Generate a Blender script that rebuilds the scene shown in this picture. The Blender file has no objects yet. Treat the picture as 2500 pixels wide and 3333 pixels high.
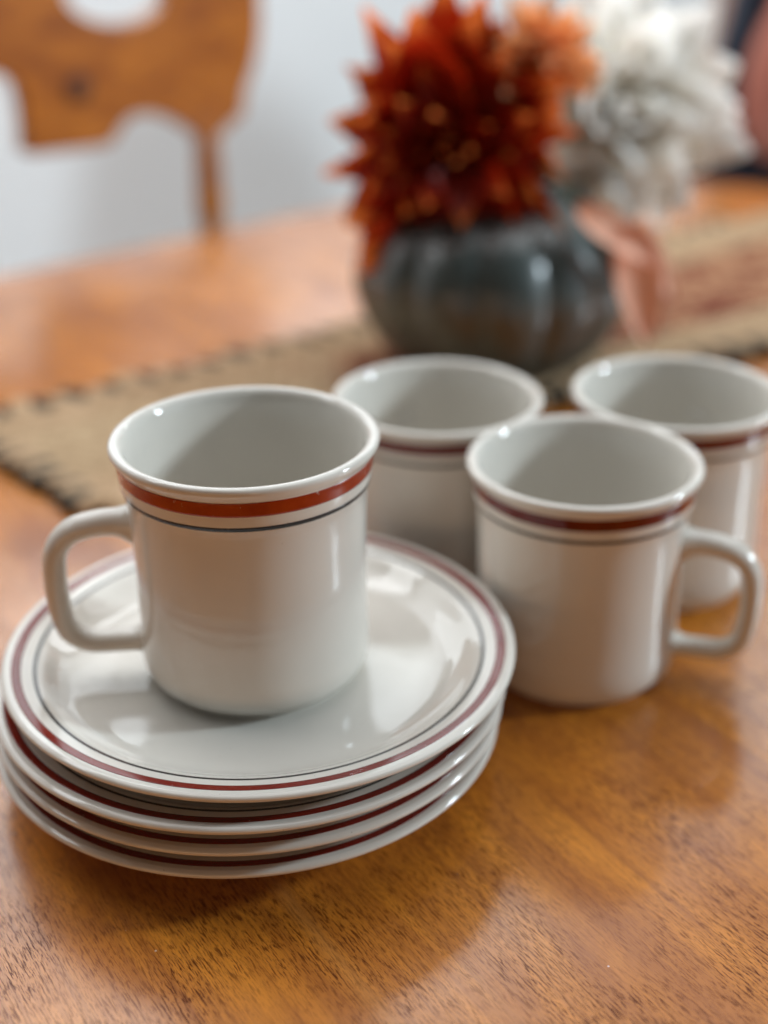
import bpy, bmesh, math, random
from math import sin, cos, pi, radians, sqrt, atan2
from mathutils import Vector, Matrix, Euler
random.seed(11)
SC = bpy.context.scene
C = SC.collection

# ------------------------------------------------------------------ camera
cam_d = bpy.data.cameras.new('camera')
cam = bpy.data.objects.new('camera', cam_d); C.objects.link(cam)
PITCH, ROLL, CH = 0.45657, -0.0108, 0.28719
cam.matrix_world = (Matrix.Translation((0, 0, CH)) @ Matrix.Rotation(pi/2 - PITCH, 4, 'X') @ Matrix.Rotation(-ROLL*-1, 4, 'Z'))
cam_d.sensor_fit = 'HORIZONTAL'; cam_d.sensor_width = 36.0
cam_d.lens = 4430.67/2500*36.0
cam_d.clip_start = 0.02; cam_d.clip_end = 60
cam_d.dof.use_dof = True
cam_d.dof.focus_distance = 0.391
cam_d.dof.aperture_fstop = 4.7
cam_d.dof.aperture_blades = 0
SC.camera = cam

# ------------------------------------------------------------------ world, lamps, exposure
w = bpy.data.worlds.new('World'); SC.world = w; w.use_nodes = True
w.node_tree.nodes['Background'].inputs[0].default_value = (1.0, .78, .58, 1)
w.node_tree.nodes['Background'].inputs[1].default_value = 0.010

def area(name, loc, target, sx, sy, radiance, col):
    d = bpy.data.lights.new(name, 'AREA'); d.shape = 'RECTANGLE'; d.size = sx; d.size_y = sy
    d.energy = radiance*pi*sx*sy; d.color = col
    o = bpy.data.objects.new(name, d); C.objects.link(o)
    o.location = loc
    o.rotation_euler = (Vector(target) - Vector(loc)).to_track_quat('-Z', 'Y').to_euler()
    return o
T40 = Vector((cos(radians(40)), sin(radians(40)), 0)); N40 = Vector((-sin(radians(40)), cos(radians(40)), 0))
WALL0 = Vector((-.632, 1.68, 0))
def wallp(s, off, z):            # point on the back wall: s along it, off in front of it
    p = WALL0 + T40*s - N40*off
    return Vector((p.x, p.y, z))
# window in the right-hand wall (outside the picture)
area('window_light', (1.89, 0.58, 0.80), (0.0, 0.44, 0.09), .18, .24, 190.0, (.76, .91, 1.0))
area('sky_glow_light', (1.75, 0.02, 0.48), (0.05, 0.6, 0.10), 1.0, 1.5, .75, (.84, .93, 1.0))
# added low warm fill from the camera's side for mug fronts and plate rims
area('warm_fill_light', (-.30, -.85, .085), (0.0, 0.45, 0.07), 1.3, .15, 3.3, (1.0, .60, .34))
# two panes of the window in the back wall, above the picture
for s0, l0 in ((0.02, 2.0), (0.66, 1.0)):
    p = wallp(s0, .02, .76); area('window_light', p, p - N40, .60, .76, l0, (.90, .97, 1.0))
# added unseen light that brightens the back wall from above
p = wallp(.65, .36, 1.36); area('wall_fill_light', p, wallp(.65, 0, .50), 4.2, .5, 4.6, (.94, .98, 1.0))
# bright ceiling
area('ceiling_light', (0.15, 1.06, 1.70), (0.15, 1.0, 0), 2.2, 1.4, 2.0, (.97, .98, 1.0))

SC.view_settings.view_transform = 'Standard'; SC.view_settings.look = 'None'
SC.view_settings.exposure = 0.17; SC.view_settings.gamma = 1.0
SC.view_settings.use_curve_mapping = False
SC.render.engine = 'CYCLES'
SC.cycles.use_denoising = True
SC.cycles.max_bounces = 8

# ------------------------------------------------------------------ helpers
def link(name, me, mat=None, parent=None, smooth=True):
    o = bpy.data.objects.new(name, me); C.objects.link(o)
    if mat is not None and not me.materials: me.materials.append(mat)
    if smooth:
        for pl in me.polygons: pl.use_smooth = True
    if parent: o.parent = parent
    return o
def empty(name, loc=(0, 0, 0), rz=0):
    o = bpy.data.objects.new(name, None); C.objects.link(o); o.location = loc; o.rotation_euler = (0, 0, rz)
    o.empty_display_size = .02
    return o
def tag(o, label=None, cat=None, group=None, kind=None):
    if label: o['label'] = label
    if cat: o['category'] = cat
    if group: o['group'] = group
    if kind: o['kind'] = kind
    return o
def mesh(name, v, f):
    me = bpy.data.meshes.new(name); me.from_pydata(v, [], f); me.update(); return me
def crom(pts, n=8, closed=False):
    P = [Vector(p) for p in pts]; out = []; m = len(P)
    rng = range(m) if closed else range(m-1)
    for i in rng:
        if closed: a, b, c, d = P[(i-1) % m], P[i], P[(i+1) % m], P[(i+2) % m]
        else: a, b, c, d = P[max(i-1, 0)], P[i], P[i+1], P[min(i+2, m-1)]
        for k in range(n):
            t = k/n
            out.append(.5*((2*b) + (c-a)*t + (2*a-5*b+4*c-d)*t*t + (3*b-a-3*c+d)*t**3))
    if not closed: out.append(P[-1])
    return out
def lathe(name, prof, seg=128, rmod=None):
    """prof: list of (r, z); closes to poles where r == 0"""
    v = []; f = []; rows = []
    for r, z in prof:
        if r < 1e-6:
            rows.append([len(v)]); v.append((0, 0, z))
        else:
            row = []
            for i in range(seg):
                a = 2*pi*i/seg; rr = r*(rmod(a, r, z) if rmod else 1)
                row.append(len(v)); v.append((rr*cos(a), rr*sin(a), z))
            rows.append(row)
    for A, B in zip(rows, rows[1:]):
        for i in range(seg):
            j = (i+1) % seg
            if len(A) == 1: f.append((A[0], B[j], B[i]))
            elif len(B) == 1: f.append((A[i], A[j], B[0]))
            else: f.append((A[i], A[j], B[j], B[i]))
    me = mesh(name, v, f)
    bm = bmesh.new(); bm.from_mesh(me); bmesh.ops.recalc_face_normals(bm, faces=bm.faces); bm.to_mesh(me); bm.free()
    return me
def band(name, curve, off, seg=160):
    """thin printed glaze ring riding on a stretch of a lathe profile (list of (r, z)), off = proud by, along the left normal"""
    P = [Vector((r, z)) for r, z in curve]
    outp = []
    for i, p in enumerate(P):
        t = (P[min(i+1, len(P)-1)] - P[max(i-1, 0)]).normalized()
        nrm = Vector((t.y, -t.x))
        k = off
        outp.append(p + nrm*k)
    t0 = P[1]-P[0]; t1 = P[-1]-P[-2]
    n0 = Vector((t0.y, -t0.x)).normalized(); n1 = Vector((t1.y, -t1.x)).normalized()
    loop = [P[0] - n0*off] + outp + [P[-1] - n1*off]
    v = []; f = []; m = len(loop)
    for q in loop:
        for i in range(seg):
            a = 2*pi*i/seg; v.append((q.x*cos(a), q.x*sin(a), q.y))
    for k in range(m-1):
        for i in range(seg):
            j = (i+1) % seg; f.append((k*seg+i, k*seg+j, (k+1)*seg+j, (k+1)*seg+i))
    me = mesh(name, v, f)
    bm = bmesh.new(); bm.from_mesh(me); bmesh.ops.recalc_face_normals(bm, faces=bm.faces); bm.to_mesh(me); bm.free()
    return me
def sweep(name, path, radii, up, seg=20):
    """closed tube along path; radii = list of (a along up, b across)"""
    up = Vector(up); v = []; f = []; m = len(path)
    for i, p in enumerate(path):
        t = (path[min(i+1, m-1)] - path[max(i-1, 0)]).normalized()
        u = (up - t*up.dot(t)).normalized(); s = t.cross(u)
        a, b = radii[i]
        for k in range(seg):
            th = 2*pi*k/seg; v.append(tuple(p + u*(a*cos(th)) + s*(b*sin(th))))
    for i in range(m-1):
        for k in range(seg):
            l = (k+1) % seg; f.append((i*seg+k, i*seg+l, (i+1)*seg+l, (i+1)*seg+k))
    f.append(tuple(range(seg))[::-1]); f.append(tuple((m-1)*seg+k for k in range(seg)))
    me = mesh(name, v, f)
    bm = bmesh.new(); bm.from_mesh(me); bmesh.ops.recalc_face_normals(bm, faces=bm.faces); bm.to_mesh(me); bm.free()
    return me
def slab(name, outline, thick, holes=(), bevel=.003):
    """outline in (s, z): a flat board with rounded edges, via a filled 2D curve"""
    cu = bpy.data.curves.new(name, 'CURVE'); cu.dimensions = '2D'; cu.fill_mode = 'BOTH'
    cu.extrude = thick/2 - bevel; cu.bevel_depth = bevel; cu.bevel_resolution = 2; cu.offset = -bevel
    for loop in [outline] + list(holes):
        sp = cu.splines.new('POLY'); sp.points.add(len(loop)-1); sp.use_cyclic_u = True
        for q, p in zip(sp.points, loop): q.co = (p[0], p[1], 0, 1)
    o = bpy.data.objects.new(name, cu); C.objects.link(o)
    me = bpy.data.meshes.new_from_object(o.evaluated_get(bpy.context.evaluated_depsgraph_get()))
    bpy.data.objects.remove(o)
    me.name = name
    return me

# ------------------------------------------------------------------ materials
class NT:
    def __init__(s, name):
        s.m = bpy.data.materials.new(name); s.m.use_nodes = True
        s.t = s.m.node_tree; s.b = s.t.nodes['Principled BSDF']
    def n(s, typ, **kw):
        nd = s.t.nodes.new(typ)
        for k, v in kw.items():
            if k.startswith('i_'): nd.inputs[k[2:].replace('_', ' ')].default_value = v
            else: setattr(nd, k, v)
        return nd
    def l(s, a, b): s.t.links.new(a, b)
    def ramp(s, fac, stops, interp='LINEAR'):
        r = s.n('ShaderNodeValToRGB'); r.color_ramp.interpolation = interp
        e = r.color_ramp.elements
        while len(e) < len(stops): e.new(.5)
        for q, (p, c) in zip(e, stops):
            q.position = p; q.color = (c, c, c, 1) if isinstance(c, (int, float)) else (*c, 1)
        s.l(fac, r.inputs[0]); return r.outputs[0]
    def mix(s, fac, a, b, mode='MIX'):
        x = s.n('ShaderNodeMix', data_type='RGBA', blend_type=mode)
        if isinstance(fac, (int, float)): x.inputs[0].default_value = fac
        else: s.l(fac, x.inputs[0])
        for i, c in ((6, a), (7, b)):
            if isinstance(c, tuple): x.inputs[i].default_value = (*c, 1)
            else: s.l(c, x.inputs[i])
        return x.outputs[2]
    def noise(s, vec, scale, detail=4, rough=.5, dist=0):
        x = s.n('ShaderNodeTexNoise'); x.inputs['Scale'].default_value = scale; x.inputs['Detail'].default_value = detail
        x.inputs['Roughness'].default_value = rough; x.inputs['Distortion'].default_value = dist
        if vec is not None: s.l(vec, x.inputs['Vector'])
        return x.outputs['Fac']
    def coord(s, kind='Object', scale=(1, 1, 1), rot=(0, 0, 0), loc=(0, 0, 0)):
        tc = s.n('ShaderNodeTexCoord'); mp = s.n('ShaderNodeMapping')
        mp.inputs['Scale'].default_value = scale; mp.inputs['Rotation'].default_value = rot; mp.inputs['Location'].default_value = loc
        s.l(tc.outputs[kind], mp.inputs['Vector']); return mp.outputs[0]
    def bump(s, h, dist, strength=1.0):
        b = s.n('ShaderNodeBump'); b.inputs['Distance'].default_value = dist; b.inputs['Strength'].default_value = strength
        s.l(h, b.inputs['Height']); s.l(b.outputs[0], s.b.inputs['Normal']); return b
    def set(s, **kw):
        for k, v in kw.items():
            s.b.inputs[k.replace('_', ' ')].default_value = (*v, 1) if isinstance(v, tuple) else v
        return s

def mat_porcelain():
    m = NT('porcelain')
    co = m.coord()
    n1 = m.noise(co, 900, 2, .6); n2 = m.noise(co, 25, 3)
    col = m.mix(m.ramp(n2, [(.3, 0.), (.7, 1.)]), (.665, .63, .57), (.70, .665, .605))
    speck = m.n('ShaderNodeTexVoronoi', i_Scale=420.0); m.l(co, speck.inputs['Vector'])
    sp = m.ramp(speck.outputs['Distance'], [(.045, 1.), (.075, 0.)])
    big = m.noise(co, 160, 2)
    gate = m.ramp(big, [(.60, 0.), (.64, 1.)])
    mul = m.n('ShaderNodeMath', operation='MULTIPLY'); m.l(sp, mul.inputs[0]); m.l(gate, mul.inputs[1])
    col = m.mix(mul.outputs[0], col, (.25, .19, .14))
    m.l(col, m.b.inputs['Base Color'])
    m.l(m.ramp(n2, [(.3, .03), (.75, .07)]), m.b.inputs['Roughness'])
    m.set(IOR=1.52)
    m.bump(m.noise(co, 60, 2), .0002, .35)
    return m.m
def mat_glaze(name, c1, c2, rough=.14):
    m = NT(name); co = m.coord()
    n = m.noise(co, 140, 4, .65)
    col = m.mix(m.ramp(n, [(.3, 0.), (.75, 1.)]), c1, c2)
    chip = m.ramp(m.noise(co, 520, 3, .6), [(.70, 0.), (.75, .8)])
    m.l(m.mix(chip, col, (.55, .48, .42)), m.b.inputs['Base Color'])
    m.l(m.ramp(m.noise(co, 60, 3), [(.35, rough*.7), (.7, rough*1.6)]), m.b.inputs['Roughness'])
    m.set(IOR=1.5); return m.m
def mat_table():
    m = NT('varnished_wood')
    rot = (0, 0, radians(57.5))           # x runs along the grain
    g = m.coord('Object', (1, 1, 1), rot)
    def st(sx, sy): 
        mp = m.n('ShaderNodeMapping'); mp.inputs['Scale'].default_value = (sx, sy, 1); m.l(g, mp.inputs['Vector']); return mp.outputs[0]
    fleck = m.noise(st(190, 1650), 1.0, 3, .6, .35)
    fleck2 = m.noise(st(330, 2300), 1.0, 2, .6, .2)
    lines = m.noise(st(6, 420), 1.0, 5, .65, .15)
    fig = m.noise(st(7, 18), 1.0, 5, .6, 1.2)
    fig2 = m.noise(st(5, 60), 1.0, 4, .6, .6)
    blotch = m.noise(st(16, 24), 1.0, 4, .6, .8)
    base = m.mix(m.ramp(fig, [(.3, 0.), (.7, 1.)]), (.40, .112, .006), (.80, .290, .024))
    base = m.mix(m.ramp(fig2, [(.45, 0.), (.75, .6)]), base, (.32, .080, .006))
    base = m.mix(m.ramp(lines, [(.45, 0.), (.7, .45)]), base, (.20, .048, .005))
    dens = m.ramp(blotch, [(.32, .18), (.62, 1.)])
    fl = m.ramp(fleck, [(.50, 0.), (.60, 1.)])
    fl2 = m.ramp(fleck2, [(.54, 0.), (.66, .7)])
    mx = m.n('ShaderNodeMath', operation='MAXIMUM'); m.l(fl, mx.inputs[0]); m.l(fl2, mx.inputs[1])
    mu = m.n('ShaderNodeMath', operation='MULTIPLY'); m.l(mx.outputs[0], mu.inputs[0]); m.l(dens, mu.inputs[1])
    col = m.mix(mu.outputs[0], base, (.13, .029, .003))
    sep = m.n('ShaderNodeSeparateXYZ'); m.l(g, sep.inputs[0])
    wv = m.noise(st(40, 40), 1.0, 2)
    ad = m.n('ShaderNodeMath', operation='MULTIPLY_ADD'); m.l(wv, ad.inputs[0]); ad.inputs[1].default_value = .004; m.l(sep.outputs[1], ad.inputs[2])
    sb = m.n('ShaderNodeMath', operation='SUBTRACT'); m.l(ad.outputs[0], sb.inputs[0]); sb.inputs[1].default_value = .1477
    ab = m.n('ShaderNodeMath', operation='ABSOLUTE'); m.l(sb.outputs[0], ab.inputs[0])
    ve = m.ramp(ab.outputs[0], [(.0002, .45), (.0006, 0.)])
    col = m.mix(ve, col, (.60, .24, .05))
    # pale dust and tiny scratches in the varnish
    vor = m.n('ShaderNodeTexVoronoi', i_Scale=70.0); m.l(st(1, 1), vor.inputs['Vector'])
    dust = m.ramp(vor.outputs['Distance'], [(.016, 1.), (.03, 0.)])
    col = m.mix(dust, col, (.62, .45, .33))
    m.l(col, m.b.inputs['Base Color'])
    m.l(m.ramp(blotch, [(.3, .34), (.7, .46)]), m.b.inputs['Roughness'])
    m.set(IOR=1.5, Specular_IOR_Level=.5, Coat_Weight=.9, Coat_Roughness=.21, Coat_IOR=1.6)
    m.l(m.ramp(mu.outputs[0], [(0., .9), (1., .3)]), m.b.inputs['Coat Weight'])
    m.l(m.ramp(mu.outputs[0], [(0., .25), (1., .1)]), m.b.inputs['Specular IOR Level'])
    hb = m.n('ShaderNodeMath', operation='MULTIPLY'); m.l(mu.outputs[0], hb.inputs[0]); hb.inputs[1].default_value = -1
    m.bump(hb.outputs[0], .00012, .6)
    return m.m
def mat_simple(name, c, rough=.5, c2=None, scale=40, bump=0, coat=0, sheen=0):
    m = NT(name); co = m.coord()
    n = m.noise(co, scale, 4, .6)
    m.l(m.mix(m.ramp(n, [(.3, 0.), (.7, 1.)]), c, c2 or tuple(x*.75 for x in c)), m.b.inputs['Base Color'])
    m.set(Roughness=rough, Coat_Weight=coat, Sheen_Weight=sheen)
    if bump: m.bump(n, bump)
    return m.m
def mat_chairwood():
    m = NT('honey_wood'); co = m.coord('Object', (10, 22, 22))
    n = m.noise(co, 1.6, 4, .6, 1.4)
    m.l(m.mix(m.ramp(n, [(.3, 0.), (.7, 1.)]), (.27, .068, .005), (.60, .205, .018)), m.b.inputs['Base Color'])
    m.set(Roughness=.35, Specular_IOR_Level=.35, Coat_Weight=.12, Coat_Roughness=.15); return m.m
def mat_runner():
    m = NT('woven_tapestry'); tc = m.n('ShaderNodeTexCoord'); uv = tc.outputs['UV']
    sep = m.n('ShaderNodeSeparateXYZ'); m.l(uv, sep.inputs[0])
    def mp(sx, sy):
        q = m.n('ShaderNodeMapping'); q.inputs['Scale'].default_value = (sx, sy, 1); m.l(uv, q.inputs['Vector']); return q.outputs[0]
    wv = m.n('ShaderNodeTexWave', i_Scale=1.0); wv.bands_direction = 'X'; m.l(mp(160, 0), wv.inputs['Vector'])
    wv2 = m.n('ShaderNodeTexWave', i_Scale=1.0); wv2.bands_direction = 'Y'; m.l(mp(0, 160), wv2.inputs['Vector'])
    weave = m.n('ShaderNodeMath', operation='MULTIPLY'); m.l(wv.outputs['Fac'], weave.inputs[0]); m.l(wv2.outputs['Fac'], weave.inputs[1])
    blot = m.noise(mp(70, 70), 1, 5, .65)
    beige = m.mix(m.ramp(blot, [(.35, 0.), (.65, 1.)]), (.30, .18, .085), (.50, .35, .20))
    pat = m.noise(mp(55, 55), 1, 3, .6, 1.2)
    rust = m.mix(m.ramp(pat, [(.42, 0.), (.58, 1.)]), (.22, .055, .015), (.33, .13, .05))
    # centre stripe of rust pattern across v in 0.30 .. 0.72 (v normalised in uv.z-free 'y' metres -> second map)
    uv2 = m.n('ShaderNodeUVMap'); uv2.uv_map = 'across'
    s2 = m.n('ShaderNodeSeparateXYZ'); m.l(uv2.outputs[0], s2.inputs[0])
    ctr = m.ramp(s2.outputs[1], [(.24, 0.), (.30, 1.), (.70, 1.), (.76, 0.)])
    along = m.ramp(s2.outputs[0], [(.16, 0.), (.20, 1.)])
    mm = m.n('ShaderNodeMath', operation='MULTIPLY'); m.l(ctr, mm.inputs[0]); m.l(along, mm.inputs[1])
    col = m.mix(mm.outputs[0], beige, rust)
    edge = m.ramp(s2.outputs[1], [(.0, .75), (.05, .5), (.10, 0.), (.90, 0.), (.95, .45), (1., .7)])
    ed2 = m.ramp(m.noise(mp(45, 45), 1, 3), [(.42, 0.), (.56, 1.)])
    me_ = m.n('ShaderNodeMath', operation='MULTIPLY'); m.l(edge, me_.inputs[0]); m.l(ed2, me_.inputs[1])
    col = m.mix(me_.outputs[0], col, (.06, .05, .03))
    m.l(m.mix(m.ramp(weave.outputs[0], [(0., .35), (.5, 0.)]), col, (.10, .07, .04)), m.b.inputs['Base Color'])
    m.set(Roughness=.9, Sheen_Weight=.2); m.bump(weave.outputs[0], .0006)
    return m.m
def mat_petal(name, root, mid, tip, rough=.5, tl=.42):
    m = NT(name); tc = m.n('ShaderNodeTexCoord'); sep = m.n('ShaderNodeSeparateXYZ'); m.l(tc.outputs['UV'], sep.inputs[0])
    c = m.ramp(sep.outputs[1], [(0., root), (.40, mid), (.72, mid), (.95, tip)])
    inf = m.n('ShaderNodeObjectInfo')
    hsv = m.n('ShaderNodeHueSaturation'); m.l(c, hsv.inputs['Color'])
    mr = m.n('ShaderNodeMapRange'); m.l(inf.outputs['Random'], mr.inputs[0]); mr.inputs[3].default_value = .75; mr.inputs[4].default_value = 1.25
    m.l(mr.outputs[0], hsv.inputs['Value']); m.l(hsv.outputs[0], m.b.inputs['Base Color'])
    m.set(Roughness=rough)
    tr = m.n('ShaderNodeBsdfTranslucent'); m.l(hsv.outputs[0], tr.inputs[0])
    mx = m.n('ShaderNodeMixShader'); mx.inputs[0].default_value = tl
    outn = m.t.nodes['Material Output']
    m.l(m.b.outputs[0], mx.inputs[1]); m.l(tr.outputs[0], mx.inputs[2]); m.l(mx.outputs[0], outn.inputs[0])
    return m.m

def mat_rust():
    m = NT('rust_cord'); co = m.coord()
    tan = m.mix(m.ramp(m.noise(co, 90, 4, .6), [(.3, 0.), (.7, 1.)]), (.52, .37, .22), (.33, .21, .11))
    rust = m.mix(m.ramp(m.noise(co, 48, 4, .6, .6), [(.46, 0.), (.56, 1.)]), (.17, .036, .012), (.42, .21, .105))
    sep = m.n('ShaderNodeSeparateXYZ'); m.l(m.coord('Object', (1, 1, 1), (0, 0, radians(-32))), sep.inputs[0])
    wob = m.n('ShaderNodeMath', operation='MULTIPLY_ADD'); m.l(m.noise(co, 40, 2), wob.inputs[0]); wob.inputs[1].default_value = .12; m.l(sep.outputs[0], wob.inputs[2])
    m.l(m.mix(m.ramp(wob.outputs[0], [(.42, 0.), (.46, 1.)]), tan, rust), m.b.inputs['Base Color'])
    m.set(Roughness=.9); return m.m
def tune(mt, **kw):
    b_ = mt.node_tree.nodes['Principled BSDF']
    for k, v_ in kw.items(): b_.inputs[k.replace('_', ' ')].default_value = v_
    return mt
M = dict(
    porc=mat_porcelain(),
    red=mat_glaze('maroon_glaze', (.10, .0035, .0015), (.16, .008, .0025)),
    red_lit=mat_glaze('lit_red_glaze', (.27, .020, .003), (.36, .040, .005)),  # front mug's band: red glaze brightened to orange for the light on it
    redp=mat_glaze('crimson_glaze', (.15, .005, .002), (.20, .009, .003)),
    ink=mat_glaze('dark_glaze', (.006, .006, .008), (.014, .013, .016)),
    table=mat_table(), honey=mat_chairwood(), runner=mat_runner(),
    wall=mat_simple('white_wall', (.86, .865, .87), .7, (.83, .84, .845), 6),
    floor=mat_simple('floor_boards', (.74, .72, .68), .5),
    vase=tune(mat_simple('slate_green_glaze', (.045, .062, .060), .42, (.062, .084, .082), 30, 0, .6), Coat_IOR=1.75, Coat_Roughness=.24),
    stem=mat_simple('stem_green', (.05, .09, .03), .6),
    knot=mat_simple('dark_plug', (.09, .028, .012), .6),
    navy=mat_simple('navy_fabric', (.008, .014, .03), .85, (.012, .02, .04), 60),
    pink=mat_simple('rose_fabric', (.50, .20, .15), .85, (.42, .13, .09), 12),
    tan=mat_simple('pinkish_board', (.42, .22, .15), .5, (.50, .32, .25), 8),
    cordd=mat_simple('dark_cord', (.02, .02, .014), .9),
    cordr=mat_rust(),
    cordb=mat_simple('beige_cord', (.52, .35, .21), .9, (.32, .20, .10), 90),
    p_red=mat_petal('red_petal', (.035, .002, .001), (.34, .018, .003), (.86, .26, .05)),  # orange tips are light on the petals, put into the colour
    p_org=mat_petal('orange_petal', (.50, .11, .02), (.88, .40, .15), (.92, .60, .36)),
    p_wht=mat_petal('white_petal', (.70, .56, .36), (.94, .92, .87), (.95, .95, .93), .6, .55),
    p_sal=mat_petal('salmon_leaf', (.55, .22, .12), (.80, .44, .31), (.82, .50, .39), .6, .12),
)

# ------------------------------------------------------------------ setting
v = [tuple(wallp(-3, 0, -.74)), tuple(wallp(5, 0, -.74)), tuple(wallp(5, 0, 1.8)), tuple(wallp(-3, 0, 1.8))]
o = link('wall', mesh('wall', v, [(0, 1, 2, 3)]), M['wall']); tag(o, kind='structure')
o = link('floor', mesh('floor', [(-4, -3, -.74), (5, -3, -.74), (5, 6, -.74), (-4, 6, -.74)], [(0, 1, 2, 3)]), M['floor']); tag(o, kind='structure')

# ------------------------------------------------------------------ table
ctrl = [(-.75, .61), (-.52, .803), (-.287, .999), (-.15, 1.114), (-.018, 1.222), (.08, 1.285), (.19, 1.312), (.286, 1.29), (.358, 1.257), (.5, 1.15), (.62, .98),
        (.68, .8), (.66, .62), (.55, .44), (.36, .26), (0, -.05), (-.4, -.38), (-.6, -.45), (-.8, -.42), (-.98, -.25), (-1.05, 0), (-1.0, .3), (-.9, .47)]
out = [(p.x, p.y) for p in crom([(a, b, 0) for a, b in ctrl], 8, True)]
nO = len(out)
def inset(d):
    r = []
    for i in range(nO):
        a = Vector(out[i-1]); b = Vector(out[(i+1) % nO]); t = (b-a).normalized(); r.append((out[i][0] + t.y*d*1, out[i][1] - t.x*d*1))
    return r
rings = [(.010, 0), (.005, -.001), (.0015, -.004), (0, -.009), (0, -.022), (.004, -.027), (.012, -.029)]
vs = []; fs = []
for d, z in rings: vs += [(x, y, z) for x, y in inset(d)]
for k in range(len(rings)-1):
    for i in range(nO):
        j = (i+1) % nO; fs.append((k*nO+i, k*nO+j, (k+1)*nO+j, (k+1)*nO+i))
fs.append(tuple(range(nO))); fs.append(tuple((len(rings)-1)*nO+i for i in range(nO))[::-1])
me = mesh('tabletop', vs, fs)
bm = bmesh.new(); bm.from_mesh(me); bmesh.ops.recalc_face_normals(bm, faces=bm.faces); bm.to_mesh(me); bm.free()
tb = link('dining_table', me, M['table'], None)
for pl in me.polygons: pl.use_smooth = len(pl.vertices) == 4
tag(tb, 'honey brown varnished wooden dining table carrying mugs, plates and runner', 'table')

# ------------------------------------------------------------------ table runner
def edge_pts(pts, n):
    q = crom([(a, b, 0) for a, b in pts], 24)
    # resample evenly
    L = [0]
    for a, b in zip(q, q[1:]): L.append(L[-1] + (b-a).length)
    res = []
    k = 0
    for i in range(n+1):
        t = L[-1]*i/n
        while k < len(q)-2 and L[k+1] < t: k += 1
        u = (t-L[k])/(L[k+1]-L[k]); res.append(q[k].lerp(q[k+1], u))
    return res, L[-1]
NU, NV = 110, 22
near, ln = edge_pts([(-.133, .588), (.05, .702), (.244, .819), (.50, .985)], NU)
far, lf = edge_pts([(-.222, .688), (-.117, .762), (-.008, .850), (.15, .985), (.34, 1.155)], NU)
vs = []; fs = []; uvs = []; uv2 = []
for top in (1, 0):
    for i in range(NU+1):
        for j in range(NV+1):
            p = near[i].lerp(far[i], j/NV)
            wob = .0007*sin(i*.55+j*.3) + .0006*sin(j*.9-i*.21)
            vs.append((p.x, p.y, (.0034+wob) if top else .0006)); uvs.append((i/NU*ln, j/NV*.17)); uv2.append((i/NU, j/NV))
def vi(t, i, j): return (0 if t else (NU+1)*(NV+1)) + i*(NV+1)+j
for i in range(NU):
    for j in range(NV):
        fs.append((vi(1, i, j), vi(1, i+1, j), vi(1, i+1, j+1), vi(1, i, j+1)))
        fs.append((vi(0, i, j), vi(0, i, j+1), vi(0, i+1, j+1), vi(0, i+1, j)))
for i in range(NU):
    for j in (0, NV): fs.append((vi(1, i, j), vi(0, i, j), vi(0, i+1, j), vi(1, i+1, j)))
for j in range(NV):
    for i in (0, NU): fs.append((vi(1, i, j), vi(1, i, j+1), vi(0, i, j+1), vi(0, i, j)))
me = mesh('cloth', vs, fs)
for nm, src in (('UVMap', uvs), ('across', uv2)):
    lay = me.uv_layers.new(name=nm)
    for lp in me.loops: lay.data[lp.index].uv = src[lp.vertex_index]
bm = bmesh.new(); bm.from_mesh(me); bmesh.ops.recalc_face_normals(bm, faces=bm.faces); bm.to_mesh(me); bm.free()
rn = empty('table_runner', (0, 0, 0))
tag(rn, 'beige and rust woven table runner with dark knotted end under the vase', 'table runner')
link('cloth', me, M['runner'], rn)
# braided cords laid side by side along the runner
def braid(frac, r, mat, ph):
    pts = [near[i].lerp(far[i], frac) for i in range(NU+1)]
    path = []
    for a_, b_ in zip(pts, pts[1:]):
        path += [a_.lerp(b_, k/3) for k in range(3)]
    path = [Vector((p.x, p.y, .0040)) for p in path[:-8]]
    rad = [(r*(.55 + .30*abs(sin(i*.62+ph))), r*(.80 + .25*abs(sin(i*.62+ph)))) for i in range(len(path))]
    return link('braid', sweep('braid', path, rad, (0, 0, 1), 8), mat, rn)
NB = 17
for k in range(NB):
    fr = (k+.5)/NB
    mat_ = 'cordr' if 4 <= k <= 12 else 'cordb'
    braid(fr, .0050, M[mat_], k*1.3)
# scallops of the edge: tan lobes with dark ones between
def lobe(mat):
    me_ = lathe('edge_scallop', [(0, -.0022), (.0040, -.0020), (.0066, -.0006), (.0070, .0008), (.0052, .0024), (.0025, .0032), (0, .0034)], 12)
    me_.materials.append(mat); return me_
lobes_me = [lobe(M['cordb']), lobe(M['cordd'])]
def scallops(p0, p1, n, outw, jit, big=1.0):
    for k in range(n):
        p = p0.lerp(p1, (k+.5)/n)
        dark = k % 2
        q = link('edge_scallop', lobes_me[dark], None, rn)
        off = (.004 if not dark else .0055) + random.uniform(-.0015, .0015)
        q.location = (p.x + outw.x*off, p.y + outw.y*off, .0046 if not dark else .0036)
        q.rotation_euler = (random.uniform(-.15, .15), random.uniform(-.15, .15), atan2(outw.y, outw.x) + random.uniform(-jit, jit))
        s_ = big*random.uniform(.85, 1.2); q.scale = (1.35*s_, (.85 if not dark else .95)*s_, 1.0*s_)
outd = (near[0]-near[4]).normalized()
scallops(near[0], far[0], 17, outd, .35, 1.15)
for E_, sg in ((near, -1), (far, 1)):
    for a_ in range(0, NU-10, 10):
        t_ = (E_[a_+10]-E_[a_]).normalized(); n_ = Vector((-t_.y, t_.x, 0))*sg
        scallops(E_[a_], E_[a_+10], 6, n_, .3, 1.35)

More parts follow.
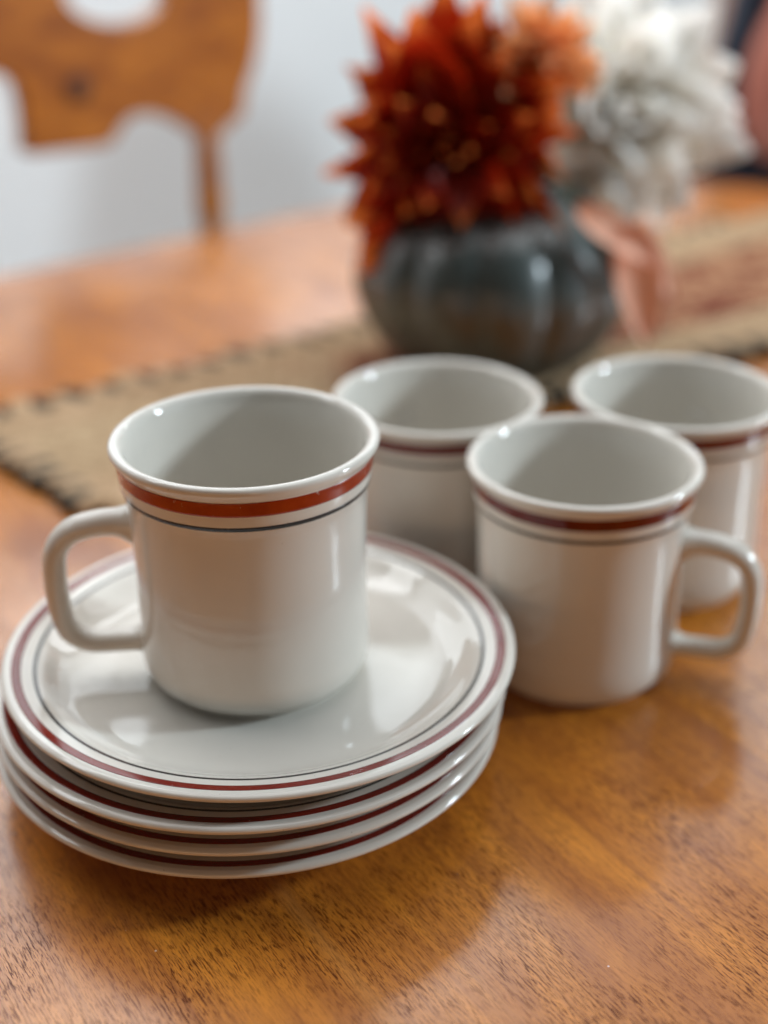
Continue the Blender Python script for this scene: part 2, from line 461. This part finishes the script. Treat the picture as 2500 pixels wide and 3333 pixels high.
# ------------------------------------------------------------------ mugs
mm = .001
OUT_LOW = [(0, 2.2), (29, 2.2), (31.5, 1.2), (32.0, .3), (32.8, 0), (33.6, .2), (34.1, 1.1), (34.7, 2.5), (36.4, 3.5), (37.8, 5.9), (38.5, 10.0), (38.55, 14), (38.3, 21), (38.1, 34), (38.15, 48), (38.6, 62), (39.1, 67.5)]
OUT_HI = [(39.1, 67.5), (39.7, 70.2), (40.15, 71.6), (40.45, 73.2), (40.65, 76), (40.95, 79), (41.35, 81)]
LIP = [(41.35, 81), (42.2, 82.1), (42.85, 83.2), (43.0, 84.1), (42.7, 84.9), (42.0, 85.38), (41.0, 85.5), (39.9, 85.1), (39.0, 84.2), (38.3, 82.6), (37.6, 79.5), (37.0, 75), (36.5, 66), (35.7, 48), (35.3, 24), (35.0, 14), (33.6, 9), (30.5, 6.4), (25, 5.4), (0, 5.0)]
def smooth(pts, n=4):
    return [(max(p.x, 0)*mm, p.y*mm) for p in crom([(a, b, 0) for a, b in pts], n)]
prof = smooth(OUT_LOW, 3)[:-1] + smooth(OUT_HI, 6)[:-1] + smooth(LIP, 4)
prof[0] = (0, prof[0][1]); prof[-1] = (0, prof[-1][1])
mug_me = lathe('mug_body', prof, 144)
hi = smooth(OUT_HI, 10)
def cut(pr, z0, z1, ax=1, n=9):
    """the stretch of a profile between two values of r (ax 0) or z (ax 1), evenly resampled"""
    asc = pr[-1][ax] > pr[0][ax]
    vals = [z0 + (z1-z0)*k/n for k in range(n+1)]
    if not asc: vals.reverse()
    res = []
    for val in vals:
        for a, b in zip(pr, pr[1:]):
            lo, hi_ = min(a[ax], b[ax]), max(a[ax], b[ax])
            if lo <= val <= hi_ and hi_ > lo:
                t = (val-a[ax])/(b[ax]-a[ax]); res.append((a[0]+(b[0]-a[0])*t, a[1]+(b[1]-a[1])*t)); break
    return res
red_me = band('red_band', cut(hi, 75.7*mm, 80.5*mm), .00010)
ink_me = band('dark_line', cut(hi, 70.5*mm, 72.0*mm), .00008)
hp = crom([(36.6, 0, 56.5), (42, 0, 57.2), (49, 0, 57.2), (57.4, 0, 54.9), (62.8, 0, 48.6), (64.2, 0, 39), (63.8, 0, 27), (61.6, 0, 18.4), (55.4, 0, 13.9), (47, 0, 13.2), (41, 0, 13.2), (36.6, 0, 13.6)], 6)
hp = [q*mm for q in hp]
hr = []
for i in range(len(hp)):
    t = i/(len(hp)-1)
    e0 = math.exp(-(t/.07)**2); e1 = math.exp(-((1-t)/.06)**2)
    th = 3.6 + .9*(1-t)**2 + 2.6*e0 + 1.6*e1; wd = 4.9 + .7*(1-t) + 2.2*e0 + 1.8*e1
    hr.append((wd*mm, th*mm))
han_me = sweep('handle', hp, hr, (0, 1, 0), 28)
for me_, k in ((mug_me, 'porc'), (red_me, 'red'), (ink_me, 'ink'), (han_me, 'porc')): me_.materials.append(M[k])
def mug(x, y, z, az, label, sub):
    t = empty('mug', (x, y, z), az)
    tag(t, label, 'mug', 'white striped mugs')
    b = link('body', mug_me, None, t)
    link('handle', han_me, None, t)
    rb = link('red_band', red_me, None, t); link('dark_line', ink_me, None, t)
    if sub == 0: rb.material_slots[0].link = 'OBJECT'; rb.material_slots[0].material = M['red_lit']
    return t
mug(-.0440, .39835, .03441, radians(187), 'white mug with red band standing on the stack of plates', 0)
mug(.07336, .45354, .0, radians(-18), 'white red-banded mug on the table beside the plates, handle to the right', 1)
mug(.02237, .51911, .0, radians(110), 'white red-banded mug just behind the stacked plates, in front of the vase', 2)
mug(.12056, .52142, .0, radians(60), 'white red-banded mug farthest right, cut off by the picture edge', 3)

# ------------------------------------------------------------------ plates
P_UN = [(0, 3.0), (44, 3.0), (46.5, 1.2), (47.6, .1), (49, 0), (50.2, .5), (51.2, 2.2), (55, 4.2), (64, 7.4), (74, 11.6), (81, 13.9), (84.6, 14.75)]
P_RIM = [(84.6, 14.75), (85.9, 15.3), (86.35, 16.1), (86.0, 16.95), (84.9, 17.45)]
P_TOP = [(84.9, 17.45), (83.0, 17.35), (79.5, 16.6), (76, 15.7), (73.6, 14.9), (71.8, 13.9), (68.5, 11.7), (64, 9.7), (58, 8.5), (48, 7.8), (30, 7.45), (0, 7.4)]
pp = smooth(P_UN, 3)[:-1] + smooth(P_RIM, 5)[:-1] + smooth(P_TOP, 4)
pp[0] = (0, pp[0][1]); pp[-1] = (0, pp[-1][1])
pl_me = lathe('plate_body', pp, 192)
tp = smooth(P_TOP, 10)
def cutr(r0, r1): return cut(tp, r0*mm, r1*mm, 0)
pr_me = band('red_band', cutr(79.9, 83.0), .00010, 192)
pi_me = band('dark_line', cutr(74.9, 76.05), .00007, 192)
for me_, k in ((pl_me, 'porc'), (pr_me, 'redp'), (pi_me, 'ink')): me_.materials.append(M[k])
pls = [(-.0052, -.0008, 'bottom plate of the stack, white with red band, resting on the table'),
       (-.0040, -.0016, 'second plate from the bottom of the white stack'),
       (-.0030, -.0030, 'third plate from the bottom, right under the topmost plate'),
       (0, 0, 'topmost white plate with red band, carrying the mug')]
for i, (dx, dy, lab) in enumerate(pls):
    t = empty('plate', (-.04235+dx, .39748+dy, .0090*i + .00005), radians(37*i))
    tag(t, lab, 'plate', 'stacked white plates')
    link('body', pl_me, None, t); link('red_band', pr_me, None, t); link('dark_line', pi_me, None, t)

# ------------------------------------------------------------------ vase
NL = 13
def lobes(a, r, z):
    k = min(1, max(0, (r-.030)/.03))
    return 1 + k*(.060*(abs(cos(NL*a/2+.4))**.6) - .046)
VP = [(0, 3), (30, 2.5), (36, 0), (44, 1.5), (58, 12), (70, 26), (77.5, 42), (79.5, 54), (77, 68), (70, 81), (59, 91), (48, 96), (40, 98.5), (37, 99.6), (35.4, 100.2), (34, 100), (33, 98.8), (33, 96), (40, 92), (60, 75), (70, 52), (60, 22), (40, 8), (0, 7)]
vp = smooth(VP, 3); vp[0] = (0, vp[0][1]); vp[-1] = (0, vp[-1][1])
VX, VY = .0660, .780
vz = link('vase', lathe('vase', vp, 208, lobes), M['vase'])
vz.location = (VX, VY, .0042); vz.scale = (1.03, 1.03, 1.05); tag(vz, 'dark slate-green ribbed pumpkin-shaped ceramic vase on the runner', 'vase')

# ------------------------------------------------------------------ flowers
def petal_mesh(name, L, W, curl, cup, point, mat, nu=4, nv=9):
    vs = []; fs = []; uv = []
    for j in range(nv+1):
        t = j/nv
        wd = W*(sin(pi*min(1, t**.75))**.7 if point < .5 else (min(1, t/.35)**.7)*(1-max(0, (t-.35)/.65)**1.6)) + W*.12*(1-t)
        if j == nv: wd = W*.03
        ang = curl*t
        for i in range(nu+1):
            s = (i/nu-.5)*2
            x = s*wd/2; y = L*(t - .12*curl*curl*t*t*.3); z = L*curl*t*t*.5 + cup*W*(s*s)
            vs.append((x, y, z)); uv.append((i/nu, t))
    for j in range(nv):
        for i in range(nu):
            a = j*(nu+1)+i; fs.append((a, a+1, a+nu+2, a+nu+1))
    me = mesh(name, vs, fs)
    lay = me.uv_layers.new(name='UVMap')
    for lp in me.loops: lay.data[lp.index].uv = uv[lp.vertex_index]
    me.materials.append(mat)
    for p_ in me.polygons: p_.use_smooth = True
    return me
def flower(name, center, axis, rings, meshes, label, stem_to, core_mat, core_r, pname='petal', tall=0.0):
    c = Vector(center); ax = Vector(axis).normalized()
    root = empty(name, (0, 0, 0)); tag(root, label, 'flower', 'flowers in the vase')
    ref = ax.orthogonal().normalized(); bt = ax.cross(ref)
    for ri, (polar, count, sc, r0) in enumerate(rings):
        for k in range(count):
            az = 2*pi*(k + .5*(ri % 2) + random.uniform(-.28, .28))/count
            po = radians(polar + random.uniform(-12, 12))
            rad = ref*cos(az) + bt*sin(az)
            d = ax*cos(po) + rad*sin(po)
            nz = (ax - d*ax.dot(d)).normalized() if abs(ax.dot(d)) < .98 else (-rad).normalized()
            nz = (Matrix.Rotation(random.uniform(-.45, .45), 3, d) @ nz)
            xv = d.cross(nz)
            mt = Matrix((xv, d, nz)).transposed().to_4x4()
            q = link(pname, random.choice(meshes), None, root, False)
            s = sc*random.uniform(.78, 1.18)*(1 + tall*(abs(d.z) - .55*abs(d.x)))
            q.matrix_world = Matrix.Translation(c + d*r0) @ mt @ Matrix.Diagonal((s*random.uniform(.85, 1.1), s, s, 1))
    co_ = lathe('flower_heart', [(0, -core_r), (core_r*.7, -core_r*.7), (core_r, 0), (core_r*.75, core_r*.65), (0, core_r)], 14)
    h_ = link('flower_heart', co_, core_mat, root); h_.location = c
    path = crom([c - ax*core_r*.5, (c - ax*.02).lerp(Vector(stem_to), .35), Vector(stem_to)], 8)
    link('stem', sweep('stem', path, [(.0022, .0022)]*len(path), (1, .3, .2), 8), M['stem'], root)
    return root
red_m = [petal_mesh('petal', .034, wd_, cl, .26, 1, M['p_red']) for cl, wd_ in ((.1, .021), (.45, .018), (-.25, .020), (.8, .016))]
flower('red_flower', (.038, .754, .141), (-.05, -.90, .18),
       [(16, 5, .50, .008), (36, 8, .72, .010), (56, 12, 1.08, .011), (74, 16, 1.40, .012), (92, 18, 1.58, .012), (108, 16, 1.62, .012)],
       red_m, 'deep red spiky flower with lit petal tips coloured orange at the front of the vase', (.056, .795, .035), M['p_red'], .012, tall=.32)
org_m = [petal_mesh('petal', .024, .011, cl, .3, 0, M['p_org']) for cl in (.4, .7)]
flower('orange_flower', (.086, .760, .183), (.30, -.85, .25),
       [(18, 6, .55, .005), (42, 9, .8, .006), (66, 12, .98, .007), (90, 14, 1.1, .008), (112, 10, 1.05, .008)],
       org_m, 'small peach-orange flower between the red and the white flower', (.066, .808, .035), M['p_org'], .008)
wht_m = [petal_mesh('petal', .036, .021, cl, .20, 0, M['p_wht']) for cl in (.1, .4, .7)]
flower('white_flower', (.140, .834, .143), (.14, -.86, .28),
       [(14, 6, .72, .008), (34, 10, .95, .010), (54, 15, 1.2, .011), (74, 20, 1.42, .012), (92, 22, 1.62, .013), (108, 20, 1.62, .013)],
       wht_m, 'large creamy white chrysanthemum leaning out of the vase on the right', (.072, .808, .035), M['p_wht'], .012)
# salmon leaves drooping over the vase's right shoulder
lf_m = petal_mesh('leaf', .062, .030, -.35, .12, 0, M['p_sal'], 5, 12)
sp = empty('salmon_leaf_spray', (0, 0, 0)); tag(sp, 'salmon pink leaf spray drooping over the right side of the vase', 'leaf spray')
for (bx, by, bz), (dx, dy, dz), (nx, ny, nz), s in (((.130, .716, .104), (.26, -.05, -.90), (.15, -.95, .15), 1.15),
                                                   ((.104, .722, .112), (.55, -.25, -.30), (.1, -.75, .65), .85),
                                                   ((.133, .730, .100), (.55, .05, -.65), (.6, -.7, .4), .9)):
    d = Vector((dx, dy, dz)).normalized(); n_ = Vector((nx, ny, nz)); n_ = (n_ - d*n_.dot(d)).normalized()
    q = link('leaf', lf_m, None, sp, False)
    q.matrix_world = Matrix.Translation((bx, by, bz)) @ Matrix((d.cross(n_), d, n_)).transposed().to_4x4() @ Matrix.Diagonal((s*.72, s, s, 1))
path = crom([Vector((.108, .722, .110)), Vector((.088, .755, .126)), Vector((.070, .802, .10)), Vector((.066, .806, .03))], 8)
link('stem', sweep('stem', path, [(.0016, .0016)]*len(path), (1, .3, .2), 8), M['stem'], sp)

# ------------------------------------------------------------------ wooden chair behind the table
CP0 = Vector((-.21428, 1.18460, 0))
rail = [(.120, .262), (.131, .225), (.1363, .1838), (.1369, .1455), (.1294, .1148), (.1178, .0921), (.1123, .0706), (.1009, .0651), (.0903, .0571), (.0780, .0535), (.0681, .0559), (.0523, .0679), (.0343, .0772), (.0163, .0828),
        (.0004, .082), (-.0117, .074), (-.0209, .0636), (-.0352, .0617), (-.0695, .0626), (-.0976, .0646), (-.0981, .0757), (-.0976, .101), (-.1020, .1206), (-.120, .1300), (-.140, .128), (-.162, .110), (-.178, .088), (-.2000, .0700), (-.2150, .0560), (-.2300, .0540), (-.2480, .0640), (-.2560, .0900), (-.2680, .1148), (-.2760, .1455), (-.2750, .1838), (-.268, .225), (-.258, .262), (-.19, .287), (-.07, .298), (.05, .287)]
rl = [(p.x, p.y) for p in crom([(a, b, 0) for a, b in rail], 5, True)]
hole = [(-.0035 + .047*cos(2*pi*k/48), .1810 + .0245*sin(2*pi*k/48) - .06*.047*cos(2*pi*k/48)) for k in range(48)]
hole2 = [(-.1360 + .047*cos(2*pi*k/48), .1850 + .0245*sin(2*pi*k/48)) for k in range(48)]
ch = empty('wooden_chair', (CP0.x, CP0.y, -.74), radians(40)); tag(ch, 'honey wooden chair with cut-out scalloped back behind the table', 'chair')
me = slab('crest_rail', rl, .022, [hole], .004)
cr = link('crest_rail', me, M['honey'], ch, False)
cr.rotation_euler = (pi/2, 0, 0); cr.location = (0, 0, .74)
kn = link('plug', lathe('plug', [(0, -.002), (.010, -.002), (.011, .0005), (.009, .002), (0, .0024)], 20), M['knot'], ch)
kn.location = (-.0487, -.0110, .74+.1101); kn.rotation_euler = (pi/2, 0, 0)
for s in (.0778, -.2380):
    path = [Vector((s, .0, .74+.075)), Vector((s, 0, .74+.050)), Vector((s, 0, .74+.025)), Vector((s, 0, .74)), Vector((s, 0, .74-.06)), Vector((s, 0, .74-.15)), Vector((s, .005, .74-.29))]
    path = crom(path, 4); rad = []
    for i in range(len(path)):
        t = i/(len(path)-1); r = .0085 + .004*sin(pi*min(1, t*1.0)) + (.0015*sin(t*40) if t > .45 else 0); rad.append((r, r))
    link('post', sweep('post', path, rad, (0, 1, 0), 16), M['honey'], ch)
seat = [(x*.24-.08, y*.20) for x, y in [(cos(a)*(abs(cos(a))**-.35 if abs(cos(a)) > .05 else 1), sin(a)) for a in [2*pi*k/48 for k in range(48)]]]
se = link('seat', slab('seat', [(max(-.31, min(.15, a)), b) for a, b in seat], .03, (), .006), M['honey'], ch, False); se.location = (0, .17, .74-.30)
for sx in (.09, -.25):
    for sy in (.02, .32):
        path = crom([Vector((sx, sy, .43)), Vector((sx*1.04, sy, .25)), Vector((sx*1.1, sy, .0))], 5)
        link('leg', sweep('leg', path, [(.013+.004*sin(pi*i/(len(path)-1)),)*2 for i in range(len(path))], (0, 1, 0), 12), M['honey'], ch)

# ------------------------------------------------------------------ navy chair at the far right, tan board behind it
nv = empty('padded_chair', (.45, 1.42, -.74)); tag(nv, 'dark navy chair with rose-pink padded back beyond the table end', 'chair')
nb = [(-.082, .19), (-.0915, .1457), (-.0961, .1198), (-.1007, .098), (-.1018, .0623), (-.1047, .0212), (-.1220, -.006), (-.1400, -.030), (-.138, -.075), (-.10, -.10), (.30, -.10), (.335, -.03), (.325, .19), (.29, .27), (.12, .30), (-.04, .27)]
o = link('backrest', slab('backrest', [(p.x, p.y) for p in crom([(a, b, 0) for a, b in nb], 5, True)], .07, (), .02), M['navy'], nv, False)
o.rotation_euler = (pi/2, 0, 0); o.location = (0, .035, .74)
pk = [(-.045, .175), (-.0659, .1325), (-.0794, .0933), (-.0835, .053), (-.0777, .0116), (-.0496, -.0099), (.02, -.022), (.24, -.018), (.285, .05), (.28, .16), (.23, .235), (.10, .25), (0, .23)]
o = link('back_pad', slab('back_pad', [(p.x, p.y) for p in crom([(a, b, 0) for a, b in pk], 5, True)], .05, (), .02), M['pink'], nv, False)
o.rotation_euler = (pi/2, 0, 0); o.location = (0, -.005, .74)
o = link('seat', slab('seat', [(-.14, -.02), (.34, -.02), (.36, .36), (-.16, .36)], .10, (), .03), M['navy'], nv, False); o.location = (0, .07, .40)
for sx in (-.10, .30):
    for sy in (.08, .38):
        link('leg', sweep('leg', [Vector((sx, sy, .37)), Vector((sx, sy, .18)), Vector((sx, sy, 0))], [(.016, .016), (.014, .014), (.010, .010)], (0, 1, 0), 12), M['honey'], nv)
bd = link('wooden_board', slab('wooden_board', [(-.018, -.94), (.030, -.94), (.030, .75), (-.018, .75)], .03, (), .003), M['tan'], None, False)
bd.rotation_euler = (pi/2, 0, 0); bd.location = (.533, 2.2, .2)
tag(bd, 'narrow pinkish-tan upright wooden board between white flower and navy chair', 'board')
